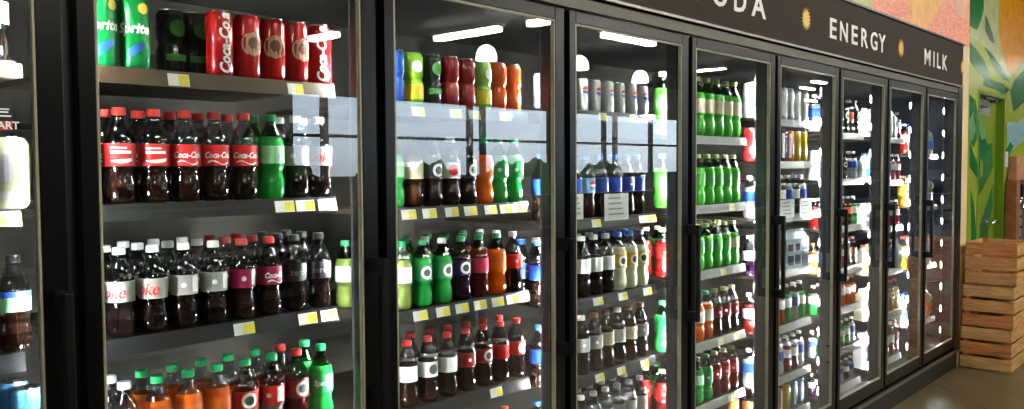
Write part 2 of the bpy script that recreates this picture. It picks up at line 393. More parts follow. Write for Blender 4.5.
# mural wall with the recessed door
MW = -.1
DY0, DY1, DZ = 7.70, 8.60, 2.142
struct(boxes('wall_right', [((-.2, 7.03, 0), (MW, DY0, CE)), ((-.2, DY1, 0), (MW, 30, CE)), ((-.2, DY0, DZ), (MW, DY1, CE))], mat('lime green wall paint', (156, 168, 52), .22, noise=.06, scale=3)))
mu = thing('leaf_mural', 'glossy mural of green leaves and an orange diamond beside the green door', 'mural')
DG, PALE, OC, TE, BL = (24, 118, 58), (190, 196, 140), (226, 150, 18), (70, 128, 84), (150, 185, 190)
for name, pts, c, o_ in (
    ('pale_leaf', [(971, -40), (1002, -40), (1000, 0), (998, 22), (1000, 38), (1006, 58), (1012, 78), (1004, 74), (992, 54), (980, 42), (970, 36)], PALE, .0),
    ('green_leaf', [(969.5, -30), (984, -30), (983.5, 10), (981, 20), (977, 30), (969.5, 26)], DG, .001),
    ('orange_diamond', [(1001, -40), (1060, -40), (1050, 20), (1026, 56), (1011, 77), (1004, 58), (999, 38), (999, 10)], OC, .001),
    ('green_leaf', [(969.5, 42), (976, 49), (984, 60), (991, 80), (984, 78), (976, 70), (969.5, 60)], DG, .001),
    ('green_leaf', [(984, 46), (992, 54), (1001, 67), (1009, 82), (1003, 80), (994, 68)], DG, .002),
    ('green_leaf', [(985, 14), (988, 22), (993, 36), (994, 44), (989, 40), (985, 30)], (60, 110, 70), .002),
    ('teal_leaf', [(985, 76), (992, 80), (1003, 84), (1010, 90), (1003, 95), (996, 90), (982, 85)], TE, .002),
    ('teal_leaf', [(1014, 80), (1030, 66), (1040, 100), (1013, 114), (1008, 98)], (52, 116, 72), .001),
    ('pale_leaf', [(1004, 80), (1009, 88), (1013, 112), (1024, 102), (1034, 98), (1034, 108), (1016, 124), (1010, 118), (1005, 96)], (160, 170, 70), .002),
    ('blue_leaf_and_reflection', [(1007, 122), (1014, 122), (1026, 112), (1026, 138), (1010, 152), (1007, 146)], BL, .001),  # light blue reflection on the glossy wall, painted as a flat shape
    ('green_leaf', [(1005.5, 150), (1010, 142), (1013, 146), (1008, 158), (1005.5, 168)], DG, .002),
    ('green_leaf', [(969.5, 94), (975, 100), (977.5, 112), (977, 138), (973, 148), (969.5, 140)], (40, 130, 66), .001),
    ('blue_leaf_and_reflection', [(969.5, 118), (973, 112), (975, 130), (972, 142), (969.5, 140)], (120, 165, 130), .002),
    ('green_leaf', [(969.5, 142), (973, 152), (977.5, 166), (977.5, 178), (973, 172), (969.5, 166)], DG, .001),
    ('green_leaf', [(970.5, 190), (974, 206), (976.5, 240), (974, 244), (971, 244)], (30, 118, 62), .001)):
    paint(name, pts, MW, c, .2, mu, o_)
dr = struct(boxes('door_1', [((-.195, DY0 + .02, 0), (-.165, DY1 - .01, DZ - .02))], mat('olive green door paint', (122, 140, 34), .25, noise=.06, scale=3)))
def dpaint(name, pts, c, off=0):
    P = [at(x, y, -.165) + Vector((off, 0, 0)) for x, y in pts]
    for p in P: p.y = min(max(p.y, DY0 + .03), DY1 - .015)
    bm = bmesh.new(); bm_poly(bm, P, (.0008, 0, 0)); obj(name, bm, mat(name + ' door paint', c, .25, noise=.1, scale=9), dr)
dpaint('leaf_shape', [(979, 128), (984, 134), (988, 146), (992, 142), (992.5, 168), (986, 182), (979, 196)], (24, 108, 56), .0)
dpaint('leaf_shape', [(979, 128), (979, 118), (984, 122), (986, 138), (981, 140)], (110, 160, 110), .001)
dpaint('leaf_shape', [(980, 158), (983, 163), (982, 176), (980, 178)], (136, 150, 50), .001)
dpaint('leaf_shape', [(980, 243), (980, 225), (986, 205), (992.5, 185), (992.5, 204), (989, 225), (987, 243)], (24, 112, 62), .0)
dpaint('window_panel', [(979.5, 99), (990, 102), (990, 117), (979.5, 114)], (150, 150, 150), .002)
struct(boxes('trim_3', [((-.2, DY0, 0), (-.095, DY0 + .03, DZ)), ((-.2, DY0 + .03, DZ - .03), (-.095, DY1, DZ)), ((-.2, DY1 - .012, 0), (-.095, DY1 + .02, DZ - .03))], mat('green door frame paint', (104, 138, 30), .3, noise=.05)))
boxes('closer_body', [((-.165, 7.80, 2.02), (-.12, 8.12, 2.08))], mat('closer steel', (95, 92, 86), .4, .7), dr, .004)
boxes('closer_arm', [((-.13, 8.0, 2.085), (-.11, 8.38, 2.105)), ((-.15, 8.3, 2.07), (-.1, 8.36, 2.1))], mat('closer steel', (95, 92, 86), .4, .7), dr, .002)
hc = at(991, 222, -.13)
bm = bmesh.new(); bm_tube(bm, [(-.165, hc.y, hc.z), (-.155, hc.y, hc.z)], .034, 18); bm_tube(bm, [(-.16, hc.y, hc.z), (-.085, hc.y, hc.z)], .014, 12)
bm_tube(bm, [(-.085, hc.y + .03, hc.z - .004), (-.075, hc.y - .02, hc.z + .004), (-.08, hc.y - .10, hc.z + .006), (-.09, hc.y - .19, hc.z - .004)], .016, 12)
obj('door_handle', bm, CHROME, dr)
# wooden stand with a device, cut off by the right edge
ws = thing('wooden_stand', 'reddish wooden stand post and board at the right edge of the photo', 'stand', (0, 0, 0))
WOODR = mat('reddish plank wood', (150, 92, 56), .5, noise=.2, scale=12)
boxes('post', [((-.09, 8.66, 0), (.0, 8.80, 1.375))], WOODR, ws, .004)
boxes('post', [((-.09, 9.42, 0), (.0, 9.56, 1.375))], WOODR, ws, .004)
boxes('back_panel', [((-.095, 8.80, .3), (-.08, 9.42, 1.37))], mat('weathered panel', (92, 82, 72), .7, noise=.2), ws)
boxes('board', [((-.09, 8.74, 1.378), (-.02, 9.56, 1.60))], mat('plank wood', (178, 128, 86), .5, noise=.2, scale=10), ws, .004)
dv = thing('hanging_device', 'black and chrome device with a round ring hanging on the wooden stand', 'device', (-.04, 8.93, 0))
boxes('body', [((-.03, -.05, .85), (.02, .05, 1.22))], mat('pale metal body', (150, 145, 130), .4, .5), dv, .006)
boxes('top_bracket', [((-.03, -.03, 1.22), (.04, .07, 1.34))], BRACK, dv, .006)
bm = bmesh.new(); bm_tube(bm, [(.03, .06 * math.cos(PI * k / 10), 1.16 + .06 * math.sin(PI * k / 10)) for k in range(21)], .01)
obj('ring', bm, CHROME, dv)
boxes('clamp', [((-.032, -.055, .93), (.03, .055, .95)), ((-.032, -.055, 1.03), (.03, .055, 1.05))], BRACK, dv)
wp = boxes('wall_plate', [((-.1, 8.60, 1.50), (-.082, 8.70, 1.64))], mat('white plastic plate', (205, 205, 195), .4), bevel=.006)
tag(wp, 'small white wall plate left of the wooden board on the mural wall', 'wall plate')

# low display shelving across the aisle, seen mirrored in the glass
GDM = mat('dark shelving metal', (30, 30, 30), .5, noise=.1)
for i, (gx, gy) in enumerate(((4.3, -3.2), (4.3, 1.2), (4.3, 5.6), (4.3, 10.0), (4.3, 14.4), (4.3, 18.8), (7.2, 5.6), (7.2, 10.0), (7.2, 14.4))):
    t = thing('display_shelving', 'low dark shop shelving unit, %s along the %s row beyond the aisle' % (_on[i if i < 6 else i - 6], 'first' if i < 6 else 'second'), 'shelving', (gx, gy, 0), group='low shelving units in the shop')
    boxes('base', [((-.45, 0, 0), (.45, 3.6, .16))], GDM, t)
    boxes('spine', [((-.02, 0, .16), (.02, 3.6, 1.42))], GDM, t)
    for z in (.5, .85, 1.2):
        boxes('shelf_board', [((-.42, .02, z), (-.021, 3.58, z + .03)), ((.021, .02, z), (.42, 3.58, z + .03))], GDM, t)
    boxes('end_panel', [((-.44, -.03, 0), (.44, -.001, 1.42))], GDM, t)

# crates ---------------------------------------------------------------------------
def wood(name, rgb):
    m = mat(name, rgb, .6); t = m.node_tree; b = t.nodes['Principled BSDF']
    tc = t.nodes.new('ShaderNodeTexCoord'); mp = t.nodes.new('ShaderNodeMapping'); mp.inputs['Scale'].default_value = (2, 2, 22)
    oi = t.nodes.new('ShaderNodeObjectInfo'); ad = t.nodes.new('ShaderNodeVectorMath'); ad.operation = 'ADD'
    n = t.nodes.new('ShaderNodeTexNoise'); n.inputs['Scale'].default_value = 3; n.inputs['Detail'].default_value = 6; n.inputs['Distortion'].default_value = 1
    r = t.nodes.new('ShaderNodeValToRGB'); c = lin(rgb)
    r.color_ramp.elements[0].color = (c[0] * .6, c[1] * .52, c[2] * .45, 1); r.color_ramp.elements[1].color = (c[0] * 1.15, c[1] * 1.12, c[2] * 1.05, 1)
    r.color_ramp.elements[0].position = .3; r.color_ramp.elements[1].position = .7
    t.links.new(tc.outputs['Object'], mp.inputs[0]); t.links.new(mp.outputs[0], ad.inputs[0]); t.links.new(oi.outputs['Random'], ad.inputs[1])
    t.links.new(ad.outputs[0], n.inputs[0]); t.links.new(n.outputs[0], r.inputs[0]); t.links.new(r.outputs[0], b.inputs['Base Color'])
    return m
WOODS = [wood('pine slat', (208, 152, 92)), wood('amber pine slat', (204, 136, 76)), wood('pale pine slat', (214, 170, 108))]
random.seed(3)
crate_l = ['top wooden slatted crate of the stack past the coolers', 'middle wooden slatted crate of the stack past the coolers', 'bottom wooden slatted crate of the stack standing on the floor']
for i, (z0, dx, dy, rz) in enumerate(((.640, .024, .0, .0), (.322, .006, .01, .012), (.004, 0, .0, .0))):
    t = thing('wooden_crate', crate_l[i], 'crate', (.006 + dx, 6.855 + dy, z0), rz, 'stacked wooden crates')
    Wd, Dp, H = .337, .46, .308
    zs = [(.0, .088), (.109, .197), (.218, .306)]
    for j, (a, b_) in enumerate(zs):
        g = .0
        boxes('slat', [((0, 0, a), (Wd, .012, b_))], random.choice(WOODS), t, .002)
        boxes('slat', [((0, Dp - .012, a), (Wd, Dp, b_))], random.choice(WOODS), t, .002)
        boxes('slat', [((Wd - .013, .013, a), (Wd + .0, Dp - .013, b_))], WOODS[2], t, .002)
        boxes('slat', [((0, .013, a), (.013, Dp - .013, b_))], random.choice(WOODS), t, .002)
    for cx in (.014, Wd - .056):
        for cy in (.0125, Dp - .0345):
            boxes('corner_post', [((cx, cy, .0), (cx + .042, cy + .022, .306))], WOODS[1], t, .001)
    for j in range(4):
        boxes('bottom_board', [((.0135, .04 + j * .1, .002), (Wd - .0135, .04 + j * .1 + .085, .012))], random.choice(WOODS), t)

# store lights -----------------------------------------------------------------------
TUBE = bpy.data.materials.new('warm white tube'); TUBE.use_nodes = True
b = TUBE.node_tree.nodes['Principled BSDF']; b.inputs['Emission Color'].default_value = (1, .95, .86, 1); b.inputs['Emission Strength'].default_value = TUBE_POWER
HOUS = mat('white light housing', (200, 200, 195), .5)
sp = [(2.2, -2.5, 0), (2.6, 1.4, 0), (2.6, 4.6, 0), (2.6, 7.6, 0), (2.8, 11, 0), (7.6, 9.15, 1), (5.6, 9.15, 1), (6.1, 11.4, 0), (7.4, 16.4, 1), (5.4, 16.9, 1), (6.8, 20.8, 0), (7.7, 22.2, 0), (9.4, 26.5, 0), (2.8, 16, 0), (2.8, 21, 0), (6.0, 2.5, 0), (6.0, -2, 0), (9.4, 7.75, 1), (5.8, 26, 0)]  # strips near the aisle are unseen, added to light header and floor
for i, (x, y, ax) in enumerate(sp):
    q_ = 'near the windows' if x > 6.5 else 'added near the cooler aisle' if x < 3 else 'over the middle of the shop'
    t = thing('fluorescent_fixture', 'white strip light %s, %s' % (q_, ['nearest', _o[1], _o[2], _o[3], _o[4], _o[5], _o[6], _o[7]][sum(1 for p in sp if p[1] < y and (p[0] < 3) == (x < 3) and (p[0] > 6.5) == (x > 6.5))] + ' along'), 'ceiling light', (x, y, CE - .12), PI / 2 * (1 - ax), 'strip lights under the ceiling')
    hb = .38 if y > 13 or x > 9 else .75
    boxes('housing', [((-hb, -.09, .02), (hb, .09, .06))], HOUS, t, .004)
    hl = .34 if y > 13 or x > 9 else .70
    for q in (-.3, .3): boxes('hanger', [((q - .004, -.004, .06), (q + .004, .004, .12))], HOUS, t)
    bm = bmesh.new(); bm_box(bm, (-hl, -.08, -.065 if y < 13 else -.015), (hl, .08, .019)); obj('diffuser', bm, TUBE, t, .02)
PEN = bpy.data.materials.new('lit opal glass'); PEN.use_nodes = True
b = PEN.node_tree.nodes['Principled BSDF']; b.inputs['Emission Color'].default_value = (1, .97, .92, 1); b.inputs['Emission Strength'].default_value = PENDANT_POWER
for i, (x, y) in enumerate(((5.23, 7.15), (5.02, 8.68), (5.4, 10.67))):
    t = thing('pendant_lamp', 'white dome pendant lamp over the shop floor, %s from the near end' % _o[i], 'pendant lamp', (x, y, 2.8), 0, 'dome pendant lamps')
    bm = bmesh.new(); bm_lathe(bm, [(.125, 0), (.13, .03), (.12, .09), (.09, .15), (.04, .185), (.02, .19)], 24, cap0=True); obj('shade', bm, PEN, t)
    bm = bmesh.new(); bm_tube(bm, [(0, 0, .19), (0, 0, CE - 2.8)], .006); obj('cord', bm, BRACK, t)

# ------------------------------------------------------------------ products
KIDS = {}
def kid(parent, name, me, m, loc=None):
    if m is not None: me.materials.clear(); me.materials.append(m)
    o = link(name, me, parent, loc); KIDS.setdefault(parent.name, []).append(o); return o
PROF = [(.020, .0), (.026, .0015), (.031, .007), (.0342, .018), (.0348, .034), (.0338, .048), (.0305, .062), (.0292, .070), (.0305, .078), (.0338, .084),
        (.0345, .088), (.0345, .139), (.0342, .143), (.0325, .151), (.0285, .163), (.0225, .177), (.0165, .188), (.0130, .195), (.0124, .201), (.0150, .2025), (.0150, .2045), (.0120, .205), (.0120, .207)]
LIQ = {
 'cola': liquid('cola', (38, 20, 14), .35), 'diet': liquid('dark cola', (26, 15, 14), .3), 'lime': liquid('lime soda', (36, 176, 70), .7),
 'orange': liquid('orange soda', (255, 112, 16), .7), 'clearish': liquid('pale soda', (150, 120, 105), .8), 'grape': liquid('grape soda', (42, 16, 48), .4),
 'red': liquid('red soda', (150, 22, 20), .7), 'darkred': liquid('dark red soda', (86, 14, 26), .5), 'lemon': liquid('lemonade', (244, 246, 214), .6),
 'tea': liquid('tea', (70, 36, 18), .5), 'brightlime': liquid('bright lime soda', (104, 228, 78), .7), 'water': liquid('water', (170, 176, 184), .8),
 'blue': liquid('blue drink', (30, 70, 170), .7), 'gold': liquid('golden drink', (200, 150, 40), .8), 'ginger': liquid('ginger ale', (130, 150, 70), .8), 'milk': liquid('milk', (196, 196, 184), .5)}
CAPS = {'red': (206, 44, 34), 'white': (232, 232, 230), 'green': (24, 150, 84), 'blue': (36, 98, 190), 'black': (26, 26, 28), 'copper': (176, 116, 84), 'pale': (206, 220, 150), 'silver': (200, 200, 206), 'orange': (226, 92, 30)}
LAB = {'midgreen': (96, 186, 84), 'red': (206, 26, 24), 'silver': (158, 156, 152), 'green': (30, 160, 80), 'palegreen': (150, 215, 160), 'magenta': (150, 20, 70), 'black': (30, 30, 34), 'blue': (34, 74, 176),
       'white': (228, 228, 226), 'cream': (218, 208, 178), 'crimson': (150, 26, 36), 'purple': (60, 30, 90), 'yellow': (236, 190, 40), 'aqua': (120, 180, 220), 'orange': (240, 110, 30), 'pink': (220, 60, 90)}
# kind: (name, description, liquid, cap, label colour, mark, green plastic)
B = {
 'coke': ('cola_bottle', 'red-capped cola with red label', 'cola', 'red', 'red', 'script', 0),
 'cokew': ('cola_bottle', 'red-capped cola with white swoosh label', 'cola', 'red', 'red', 'swoosh', 0),
 'dcoke': ('diet_cola_bottle', 'white-capped diet cola with silver label', 'diet', 'white', 'silver', 'diet', 0),
 'dplain': ('diet_cola_bottle', 'white-capped dark cola with silver label', 'diet', 'white', 'silver', 'box', 0),
 'cherry': ('cherry_cola_bottle', 'red-capped cola with magenta label', 'cola', 'red', 'magenta', 'box', 0),
 'cherry2': ('cherry_cola_bottle', 'red-capped cola with dark pink label', 'cola', 'red', 'magenta', 'script', 0),
 'zero': ('cola_bottle', 'black-capped cola with black label', 'diet', 'black', 'black', 'zero', 0),
 'sprite': ('lemon_lime_bottle', 'green lemon-lime soda bottle', 'lime', 'green', 'palegreen', 'none', 1),
 'spriteg': ('lemon_lime_bottle', 'green-capped soda with green label', 'lime', 'green', 'green', 'sprite', 1),
 'fanta': ('orange_soda_bottle', 'orange soda bottle with green cap', 'orange', 'green', 'orange', 'none', 0),
 'seag': ('fruit_soda_bottle', 'pale soda with red label', 'clearish', 'green', 'red', 'disc', 0),
 'seagw': ('fruit_soda_bottle', 'pale soda with red and white label', 'clearish', 'green', 'red', 'box', 0),
 'dkcherry': ('cherry_cola_bottle', 'red-capped dark red soda', 'darkred', 'red', 'crimson', 'disc', 0),
 'ginger': ('ginger_ale_bottle', 'green-capped ginger ale with white label', 'ginger', 'green', 'white', 'none', 1),
 'lime': ('lime_soda_bottle', 'green soda with round white emblem', 'lime', 'green', 'green', 'disc', 1),
 'limew': ('lime_soda_bottle', 'white-capped green soda with round emblem', 'lime', 'white', 'green', 'disc', 1),
 'grape': ('grape_soda_bottle', 'purple grape soda with green cap', 'grape', 'green', 'purple', 'disc', 0),
 'pinkl': ('fruit_soda_bottle', 'dark red soda with pink label', 'darkred', 'green', 'pink', 'none', 0),
 'crush': ('orange_soda_bottle', 'bright orange soda bottle', 'orange', 'green', 'orange', 'none', 0),
 'dpr': ('pepper_soda_bottle', 'white-capped dark soda with red label', 'cola', 'white', 'red', 'box', 0),
 'pw': ('pepper_soda_bottle', 'red-capped dark soda with white label', 'cola', 'red', 'white', 'none', 0),
 'pwd': ('pepper_soda_bottle', 'red-capped dark soda with white emblem label', 'cola', 'red', 'white', 'oval', 0),
 'pm': ('pepper_soda_bottle', 'red-capped dark soda with maroon label', 'cola', 'red', 'crimson', 'box', 0),
 'pmd': ('pepper_soda_bottle', 'red-capped dark soda with maroon emblem label', 'cola', 'red', 'crimson', 'disc', 0),
 'prd': ('pepper_soda_bottle', 'red-capped dark soda with red emblem label', 'cola', 'red', 'red', 'disc', 0),
 'pr': ('pepper_soda_bottle', 'red-capped dark soda with red label', 'cola', 'red', 'red', 'none', 0),
 'yel': ('root_beer_bottle', 'dark bottle with yellow label', 'tea', 'black', 'cream', 'none', 0),
 'dk': ('root_beer_bottle', 'dark bottle with black label', 'cola', 'black', 'black', 'disc', 0),
 'dkr': ('root_beer_bottle', 'dark bottle with red emblem label', 'cola', 'silver', 'white', 'reddisc', 0),
 'glime': ('lime_soda_bottle', 'green bottle with pale label', 'lime', 'green', 'palegreen', 'none', 1),
 'gwl': ('lime_soda_bottle', 'dark green bottle with striped label', 'lime', 'green', 'green', 'box', 1),
 'pepsi': ('cola_bottle', 'blue-capped cola with blue globe label', 'cola', 'blue', 'blue', 'globe', 0),
 'pepsib': ('cola_bottle', 'blue-capped cola with plain blue label', 'cola', 'blue', 'blue', 'none', 0),
 'pepsia': ('cola_bottle', 'blue-capped cola with pale blue label', 'cola', 'blue', 'aqua', 'globe', 0),
 'dwh': ('diet_cola_bottle', 'white-capped dark soda with white label', 'diet', 'white', 'white', 'none', 0),
 'lem': ('lemonade_bottle', 'blue-capped pale lemonade bottle', 'lemon', 'blue', 'yellow', 'disc', 0),
 'tea': ('tea_bottle', 'copper-capped tea with cream label', 'tea', 'copper', 'cream', 'none', 0),
 'teaw': ('tea_bottle', 'copper-capped dark bottle with silver label', 'cola', 'copper', 'silver', 'box', 0),
 'slv': ('diet_cola_bottle', 'silver-capped clear bottle', 'water', 'silver', 'silver', 'none', 0),
 'sup': ('lime_soda_bottle', 'bright green soda with pale cap', 'brightlime', 'pale', 'midgreen', 'none', 1),
 'supl': ('lime_soda_bottle', 'bright green soda with cream label', 'brightlime', 'pale', 'cream', 'none', 1),
 'reds': ('red_soda_bottle', 'red soda with pale cap', 'red', 'pale', 'red', 'box', 0),
 'dark4': ('cola_bottle', 'dark soda with red label, pale cap', 'cola', 'pale', 'crimson', 'box', 0),
 'ora4': ('orange_soda_bottle', 'orange soda with cream label', 'orange', 'green', 'cream', 'none', 0),
 'redjar': ('sports_drink_bottle', 'red drink bottle', 'red', 'white', 'white', 'none', 0),
 'orj': ('sports_drink_bottle', 'orange drink bottle', 'orange', 'orange', 'white', 'box', 0),
 'grj': ('sports_drink_bottle', 'green and white drink bottle', 'lime', 'white', 'white', 'none', 0),
 'slj': ('sports_drink_bottle', 'clear drink bottle with blue label', 'water', 'white', 'blue', 'none', 0),
 'brj': ('coffee_bottle', 'brown coffee drink bottle', 'tea', 'silver', 'orange', 'none', 0),
 'puj': ('sports_drink_bottle', 'purple and white drink bottle', 'grape', 'white', 'white', 'none', 0),
 'yj': ('juice_bottle', 'yellow juice bottle', 'gold', 'orange', 'yellow', 'disc', 0),
 'chai': ('tea_bottle', 'dark bottle with blue and green label', 'cola', 'black', 'palegreen', 'blueband', 0),
}
for _k, _v in list(B.items()):
    _d = _v[1]
    if 'bottle' not in _d: _d = _d.replace(' with ', ' bottle, ', 1) if ' with ' in _d else _d + ' bottle'
    B[_k] = (_v[0], _d) + _v[2:]
def lathe_mesh(name, prof, seg=20, c0=True, c1=True):
    bm = bmesh.new(); bm_lathe(bm, prof, seg, 0, c0, c1); return mesh(name, bm, [])
def body_mesh(mats_, k):
    bm = bmesh.new()
    bm_lathe(bm, PROF[:k + 1], 20, 0, True, True); bm_lathe(bm, [(PROF[k][0] , PROF[k][1] + .0002)] + PROF[k + 1:], 20, 1, False, False)
    return mesh('body', bm, mats_)
bpy.context.view_layer.update()
_marks = {}
def marks(kind, R, z0, z1):
    h = z1 - z0; zc = (z0 + z1) / 2; W_ = mat('white print', (240, 238, 235), .4); RD = mat('red print', (205, 30, 28), .4); G_ = mat('grey print', (110, 108, 110), .4); BLU = mat('blue print', (30, 66, 170), .4); K_ = mat('dark print', (60, 70, 66), .5)
    if kind == 'script': return [(wrap(*flat_text('Coca-Cola', h * .40, .32, h * .012, .8), R, zc), W_), (patch(R, 0, 0, -.75, .75, 10, lambda t: (z0 + h * (.12 + .08 * math.sin(t * 6.3)), z0 + h * (.18 + .10 * math.sin(t * 6.3 + .3)))), W_)]
    if kind == 'swoosh': return [(patch(R, 0, 0, -.6, .75, 10, lambda t: (z0 + h * (.22 - .10 * math.sin(t * 3.14)), z0 + h * (.24 + .1 * t))), W_), (patch(R, zc + h * .05, zc + h * .17, -.6, .7), W_), (patch(R, zc + h * .26, zc + h * .33, -.6, .4), W_)]
    if kind == 'diet': return [(wrap(*flat_text('Coke', h * .80, .3, h * .02, .9), R, zc - h * .05, ang=-.45), RD), (wrap(*flat_text('Diet', h * .2, .2, 0, 1), R, zc + h * .34, ang=-.1), G_)]
    if kind == 'zero': return [(wrap(*flat_text('zero', h * .5, .1, h * .01, 1), R, zc, ang=-.2), G_), (patch(R, z0 + h * .1, z1 - h * .1, .7, 1.2), W_)]
    if kind == 'sprite': return [(wrap(*flat_text('Sprite', h * .42, .2, h * .014, 1), R, zc, ang=-.15), W_)]
    if kind == 'box': return [(patch(R, z0 + h * .12, z1 - h * .08, .3, .95), W_), (disc(R, zc, h * .13, -.35), W_)]
    if kind == 'disc': return [(disc(R, zc, h * .42, .0), W_), (disc(R + .0003, zc, h * .26, 0), K_)]
    if kind == 'oval': return [(disc(R, zc, h * .34, .0), K_)]
    if kind == 'reddisc': return [(disc(R, zc, h * .36, .0), RD)]
    if kind == 'globe': return [(disc(R, zc, h * .34, .1, (.58, 1)), RD), (disc(R, zc, h * .34, .1, (.42, .58)), W_), (disc(R, zc, h * .34, .1, (0, .42)), mat('light blue print', (60, 120, 210), .4))]
    if kind == 'blueband': return [(patch(R, z1 - h * .3, z1, -1.5, 1.5, 14), BLU), (wrap(*flat_text('CHAI', h * .3, 0, 0, 1), R, zc), K_)]
    return []
PROTO = {}
def new_empty(name):
    o = bpy.data.objects.new(name, None); COL.objects.link(o); o.empty_display_size = .03; return o
def bottle(kind):
    if kind in PROTO: return PROTO[kind]
    name, desc, lq, cp, lb, mk, gp = B[kind]
    r = new_empty(name)
    kid(r, 'body', body_mesh([LIQ[lq], GREENPET if gp else PET], 10 if kind in ('coke', 'cokew', 'seag', 'seagw', 'slv') else 12 if lq in ('cola', 'diet', 'darkred', 'grape') else 14), None)
    kid(r, 'cap', lathe_mesh('cap', [(.0152, .2035), (.0157, .206), (.0154, .2185), (.0142, .221), (.004, .2212)], 18), mat(cp + ' plastic cap', CAPS[cp], .35))
    z0, z1 = (.088, .139)
    if lb in ('palegreen',): z0 = .094
    L = kid(r, 'label', lathe_mesh('label', [(.0349, z0), (.0349, z1)], 24, False, False), mat(lb + ' label', LAB[lb], .4))
    for me, m in marks(mk, .0353, z0, z1): kid(L, 'print', me, m)
    PROTO[kind] = (r, 'bottle', desc, .221); return PROTO[kind]
C = {
 'ccoke': ('soda_can', 'red soda can with white script', (190, 18, 22), 'vscript'), 'cpic': ('soda_can', 'red soda can with pale round picture', (184, 20, 24), 'pic'),
 'csprite': ('soda_can', 'green soda can with white script', (14, 140, 66), 'vsprite'),
 'cblue': ('soda_can', 'blue tall waisted can', (30, 84, 180), 'none'), 'clime': ('soda_can', 'lime green tall waisted can', (150, 210, 50), 'band'),
 'cdark': ('soda_can', 'dark tall waisted can with green print', (40, 44, 36), 'gsplash'), 'cred': ('soda_can', 'red tall waisted can', (150, 30, 34), 'none'),
 'cgw': ('soda_can', 'pale green tall waisted can', (150, 190, 90), 'band'), 'cor': ('soda_can', 'orange tall waisted can', (230, 90, 30), 'none'),
 'cpepsi': ('soda_can', 'white soda can with round globe mark', (214, 216, 222), 'globe'),
 'esil': ('energy_can', 'silver energy drink can', (190, 190, 205), 'stripe'), 'eyel': ('energy_can', 'yellow energy drink can', (215, 175, 30), 'none'), 'eblu': ('energy_can', 'blue energy drink can', (50, 50, 140), 'stripe'),
 'eorg': ('energy_can', 'orange energy drink can', (225, 110, 30), 'stripe'), 'ecol': ('energy_can', 'light blue energy drink can', (70, 140, 200), 'stripe'), 'ewht': ('energy_can', 'white energy drink can', (225, 222, 225), 'stripe'),
 'ered': ('energy_can', 'red energy drink can', (190, 40, 44), 'stripe'), 'bcan': ('soda_can', 'light blue short can with pale lid', (70, 130, 170), 'none'), 'jar': ('drink_can', 'large white printed drink can', (136, 138, 108), 'grey')}
def can(kind):
    if kind in PROTO: return PROTO[kind]
    name, desc, rgb, mk = C[kind]
    r = new_empty(name); R = .033
    waist = 'waisted' in desc
    pf = [(.024, 0), (.027, .0015), (R - .0015, .009), (R, .014)]
    if waist: pf += [(R, .066), (R - .0035, .073), (R - .0045, .0785), (R - .0035, .084), (R, .091)]
    pf += [(R, .143), (R - .002, .148), (.0275, .1545), (.0275, .157)]
    kid(r, 'body', lathe_mesh('body', pf, 22, True, False), mat(desc.split(' can')[0] + ' lacquer', rgb, .22, .25, coat=.5))
    kid(r, 'lid', lathe_mesh('lid', [(.0282, .1555), (.0285, .158), (.0265, .158), (.0255, .1555), (.001, .1556)], 22), ALU)
    W_ = mat('white print', (240, 238, 235), .4); q = R + .0004; G_ = mat('grey print', (110, 108, 110), .4)
    ms = {'vscript': lambda: [(wrap(*flat_text('Coca-Cola', .036, .25, .0012, .92), q, .079, True), W_)],
          'vsprite': lambda: [(wrap(*flat_text('Sprite', .03, .2, .0012, 1), q, .09, False, -.1), W_), (disc(q, .135, .012, .55), mat('yellow print', (230, 190, 50), .4)), (patch(q, .02, .07, -.5, .6, 8, lambda t: (.02 + .03 * t, .045 + .02 * t)), mat('blue print', (40, 90, 170), .4))],
          'pic': lambda: [(disc(q, .085, .03, .1), mat('sand print', (190, 150, 120), .4)), (disc(q + .0003, .088, .014, .1), mat('brown print', (110, 60, 50), .4))],
          'globe': lambda: [(disc(q, .1, .02, .1, (.58, 1)), mat('red print', (205, 30, 28), .4)), (disc(q, .1, .02, .1, (0, .42)), mat('blue print', (30, 66, 170), .4))],
          'band': lambda: [(patch(q, .02, .062, -1.2, 1.2, 12), mat('yellow print', (230, 200, 40), .4)), (disc(q, .115, .018, .2), W_)],
          'gsplash': lambda: [(disc(q, .115, .02, .1), mat('green print', (90, 170, 80), .4)), (patch(q, .04, .055, -.8, .8), mat('green print', (90, 170, 80), .4))],
          'stripe': lambda: [(patch(q, .02, .14, -.55, -.1, 4), W_), (patch(q, .03, .12, .2, .6, 4, lambda t: (.03 + .03 * t, .08 + .05 * t)), G_)],
          'grey': lambda: [(patch(q, .06, .12, -.9, .5, 8), G_), (patch(q, .025, .04, -.9, .9, 8), G_)],
          'none': lambda: []}[mk]()
    for me, m in ms: kid(KIDS[r.name][0], 'print', me, m)
    PROTO[kind] = (r, 'can', desc, .158); return PROTO[kind]
